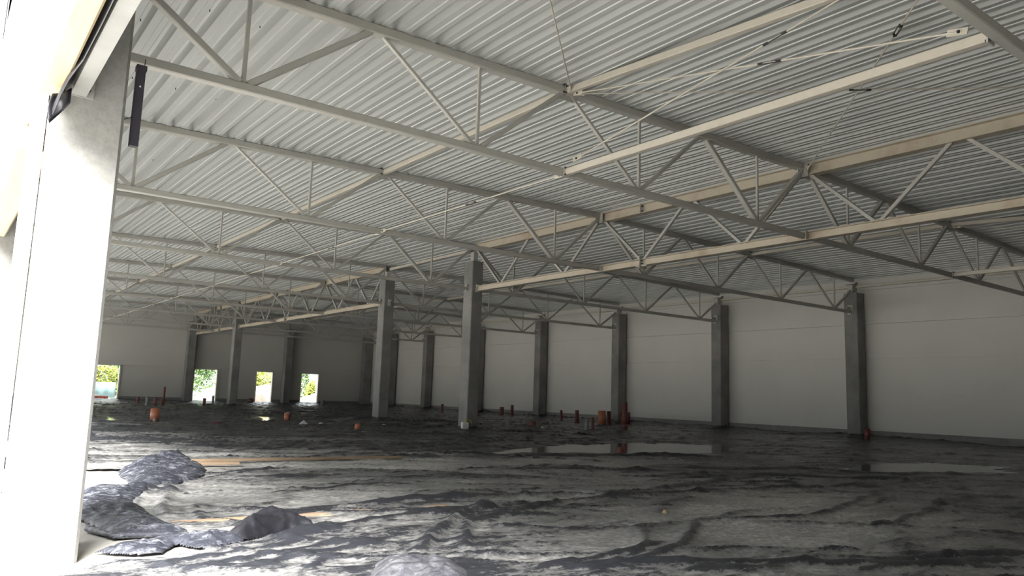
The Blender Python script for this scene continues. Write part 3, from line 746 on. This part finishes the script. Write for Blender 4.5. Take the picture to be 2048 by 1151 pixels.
def chip(x, y, sx, sy, sz, mat, name, label, cat, rz=0):
    m = MB(); m.chamfer((-sx,-sy,0),(sx,sy,sz),min(sx,sy)*.4)
    m.v = [(v[0]*(1+rnd.uniform(-.25,.25)),v[1]*(1+rnd.uniform(-.25,.25)),v[2]*(1+rnd.uniform(-.3,.3))) for v in m.v]
    o = m.build(name, mat); o.location = (x,y,.035); o.rotation_euler = (rnd.uniform(-.15,.15),rnd.uniform(-.3,.1),rz); return tag(o,label,cat)
chip(5.93,5.27,.035,.02,.03,'timber','wood_chip','small yellow wood chip on the sheet at lower right','wood chip',.4)
chip(5.0,6.2,.05,.015,.012,'wood','wood_chip','splintered orange wood sliver beside the dark fold in the middle','wood chip',-.5)
chip(17.2,20.9,.06,.05,.05,'white','gravel_piece','small white lump right of the nearer freestanding column','debris')
chip(11.8,22.4,.07,.05,.04,'white','gravel_piece','white fragment left of the nearer freestanding column','debris')
chip(10.2,23.6,.05,.04,.03,'white','gravel_piece','tiny white bit in front of the second freestanding column','debris')
chip(6.9,23.4,.16,.05,.05,'pvc_dark','brick_piece','reddish broken piece lying right of the wide orange pipe','debris',.5)
def plank(p, q, w, t, label, z=.03, mat='wood'):
    p, q = Vector((*p, z)), Vector((*q, z)); c = (p+q)/2
    o = MB().bar(p-c, q-c, w, t).build('wooden_board', mat); o.location = c; return tag(o, label, 'board')
plank((3.15,11.72),(6.4,11.45),.09,.035,'long pine board lying across the sheet from the blue-black heap',.065)
plank((3.05,11.20),(3.62,11.12),.16,.03,'short wide pine board end beside the blue-black heap',.07)
plank((1.72,6.80),(4.3,6.72),.10,.03,'reddish board half buried by folds of the sheet',.014)
plank((2.5,6.62),(3.9,6.66),.05,.02,'thin pale board just in front of the half buried one',.012,'timber')

# ------------------------------------------------------------------ outside the doorways
def mound(x, y, r, h, seed, label, mat='dirt'):
    xs = np.linspace(-r, r, 70); X, Y = np.meshgrid(xs, xs); R = np.sqrt(X*X+Y*Y)/r
    Z = h*(np.clip(1-R**1.6, 0, 1))*(.75+.5*fbm(X*.9, Y*.9, seed))+.12*(fbm(X*4, Y*4, seed+1)-.5)*(R < .95)-.06
    o = grid_mesh('soil_mound', X, Y, Z, R < 1.02, mat); o.location = (x,y,0)
    return tag(o, label, 'soil heap', 'heaps of soil outside')
mound(18.9,60.6,3.0,1.7,3,'pale heap of soil seen through the second doorway, right side')
mound(22.2,62.5,3.4,1.35,9,'pale gravel heap filling the third doorway')
mound(26.0,60.5,2.2,.9,19,'low soil heap in the fourth doorway')
mound(12.0,60.0,2.2,.45,29,'low sandy heap outside the leftmost doorway')
def tree(x, y, h, w, mat, seed, label, n=2600, conical=False):
    rn = random.Random(seed); r = root('tree',(x,y,-.04),label,'tree','trees outside the far wall')
    t = MB().tube((0,0,0),(.05,.05,h*.55),.09,8)
    for k in range(5):
        a = k*1.3; t.tube((0,0,h*(.15+.07*k)),(w*.35*math.cos(a),w*.35*math.sin(a),h*(.45+.08*k)),.03,6)
    t.build('trunk','bark',r)
    lobes = [(rn.uniform(-.3,.3)*w, rn.uniform(-.25,.25)*w, rn.uniform(.15,.85)*h, rn.uniform(.22,.34)*w) for _ in range(12)]
    m = MB()
    for _ in range(n):
        if conical:
            z = rn.uniform(.05,1)*h; rr = w*.5*(1-z/h)**.6*rn.uniform(.6,1); a = rn.uniform(0,2*PI); c = Vector((rr*math.cos(a), rr*math.sin(a), z))
        else:
            L = rn.choice(lobes); d = Vector((rn.gauss(0,1), rn.gauss(0,1), rn.gauss(0,1))).normalized(); c = Vector(L[:3])+d*L[3]*rn.uniform(.7,1.05)
            if c.z < .05: c.z = rn.uniform(.05,.4)
        u = Vector((rn.gauss(0,1), rn.gauss(0,1), rn.gauss(0,.6))).normalized(); v = u.orthogonal().normalized(); s = rn.uniform(.05,.11)
        m.add([c-u*s*1.3, c-v*s*.6, c+u*s*1.3, c+v*s*.6+u.cross(v)*.02],[(0,1,2,3)])
    m.build('foliage', mat, r); return r
tree(9.6,62.0,2.9,3.4,'leafy',1,'yellow-green bush seen through the leftmost doorway')
tree(11.4,64.5,3.6,3.2,'leaf',2,'darker shrub behind the bush in the leftmost doorway')
tree(17.2,66.0,5.0,4.6,'leaf',3,'dense green tree filling the second doorway',5200)
tree(23.4,68.5,3.3,3.8,'leafy',4,'yellow bush above the gravel heap in the third doorway')
tree(26.0,65.0,5.0,1.9,'leaf',5,'dark green conifer in the fourth doorway',2600,True)
tree(26.6,62.4,1.8,2.0,'leafy',6,'low yellow-green bush at the foot of the conifer')
m = MB()
for i in range(40): m.v += [(i*.075,.04*math.sin(i*.8),0),(i*.075,.04*math.sin(i*.8+.4),1.05)]
m.f = [(2*i,2*i+2,2*i+3,2*i+1) for i in range(39)]
o = m.build('site_fence','netting',None,True); o.location = (7.4,58.5,.1); s = o.modifiers.new('t','SOLIDIFY'); s.thickness = .01
tag(o,'grey-green fence screen outside the leftmost doorway','fence')
r = root('brick_stack',(8.55,55.0,-.04),'low stack of red bricks just outside the leftmost doorway','bricks')
m = MB()
for a in range(7):
    for c in range(4): m.box((-.75+a*.22,0,c*.075),(-.55+a*.22,.5,c*.075+.068))
m.build('bricks','brick',r)
MB().box((-.7,.02,.30),(.5,.48,.36)).build('cover_slab','white',r)
tag(MB().box((24.05,57.0,-.04),(25.2,57.1,3.2)).build('site_board','white'),'tall white board standing outside the fourth doorway','board')

# ------------------------------------------------------------------ light, camera
w = bpy.data.worlds.new('overcast'); S.world = w; w.use_nodes = True
bg = w.node_tree.nodes['Background']; nt = w.node_tree
tc = nd(nt,'ShaderNodeTexCoord'); sx = nd(nt,'ShaderNodeSeparateXYZ'); nt.links.new(tc.outputs['Generated'], sx.inputs[0])
nt.links.new(ramp(nt, sx.outputs['Z'], [(0,(.96,.98,1.0)),(.5,(.85,.92,1.0))]), bg.inputs['Color'])
bg.inputs['Strength'].default_value = WORLD
sun = bpy.data.lights.new('sun','SUN'); sun.energy = SUN; sun.angle = math.radians(38); sun.color = (1,.98,.95)
so = bpy.data.objects.new('sun', sun); COL.objects.link(so)
so.rotation_euler = Vector((.70,.85,-1)).to_track_quat('-Z','Y').to_euler()
cam = bpy.data.cameras.new('camera'); co = bpy.data.objects.new('camera', cam); COL.objects.link(co); S.camera = co
yaw, pit, rol = .64841, .13923, .03228
fw = Vector((math.sin(yaw)*math.cos(pit), math.cos(yaw)*math.cos(pit), math.sin(pit)))
r0 = Vector((math.cos(yaw), -math.sin(yaw), 0)); u0 = r0.cross(fw)
rr = r0*math.cos(rol)+u0*math.sin(rol); uu = -r0*math.sin(rol)+u0*math.cos(rol)
mt = Matrix((rr, uu, -fw)).transposed().to_4x4(); mt.translation = Vector((0,0,1.137)); co.matrix_world = mt
cam.sensor_width = 36; cam.lens = 1531.475/2048*36; cam.shift_x = -8.12/2048; cam.clip_end = 500; cam.clip_start = .05
vs = S.view_settings; vs.view_transform = 'Standard'; vs.look = 'None'; vs.gamma = 1; vs.use_curve_mapping = False; vs.exposure = EXPO
cy = S.cycles; cy.use_denoising = True; cy.max_bounces = 12; cy.diffuse_bounces = 7; cy.glossy_bounces = 4
cy.use_adaptive_sampling = True; cy.adaptive_threshold = .02; cy.sample_clamp_indirect = 12; cy.caustics_reflective = False; cy.caustics_refractive = False
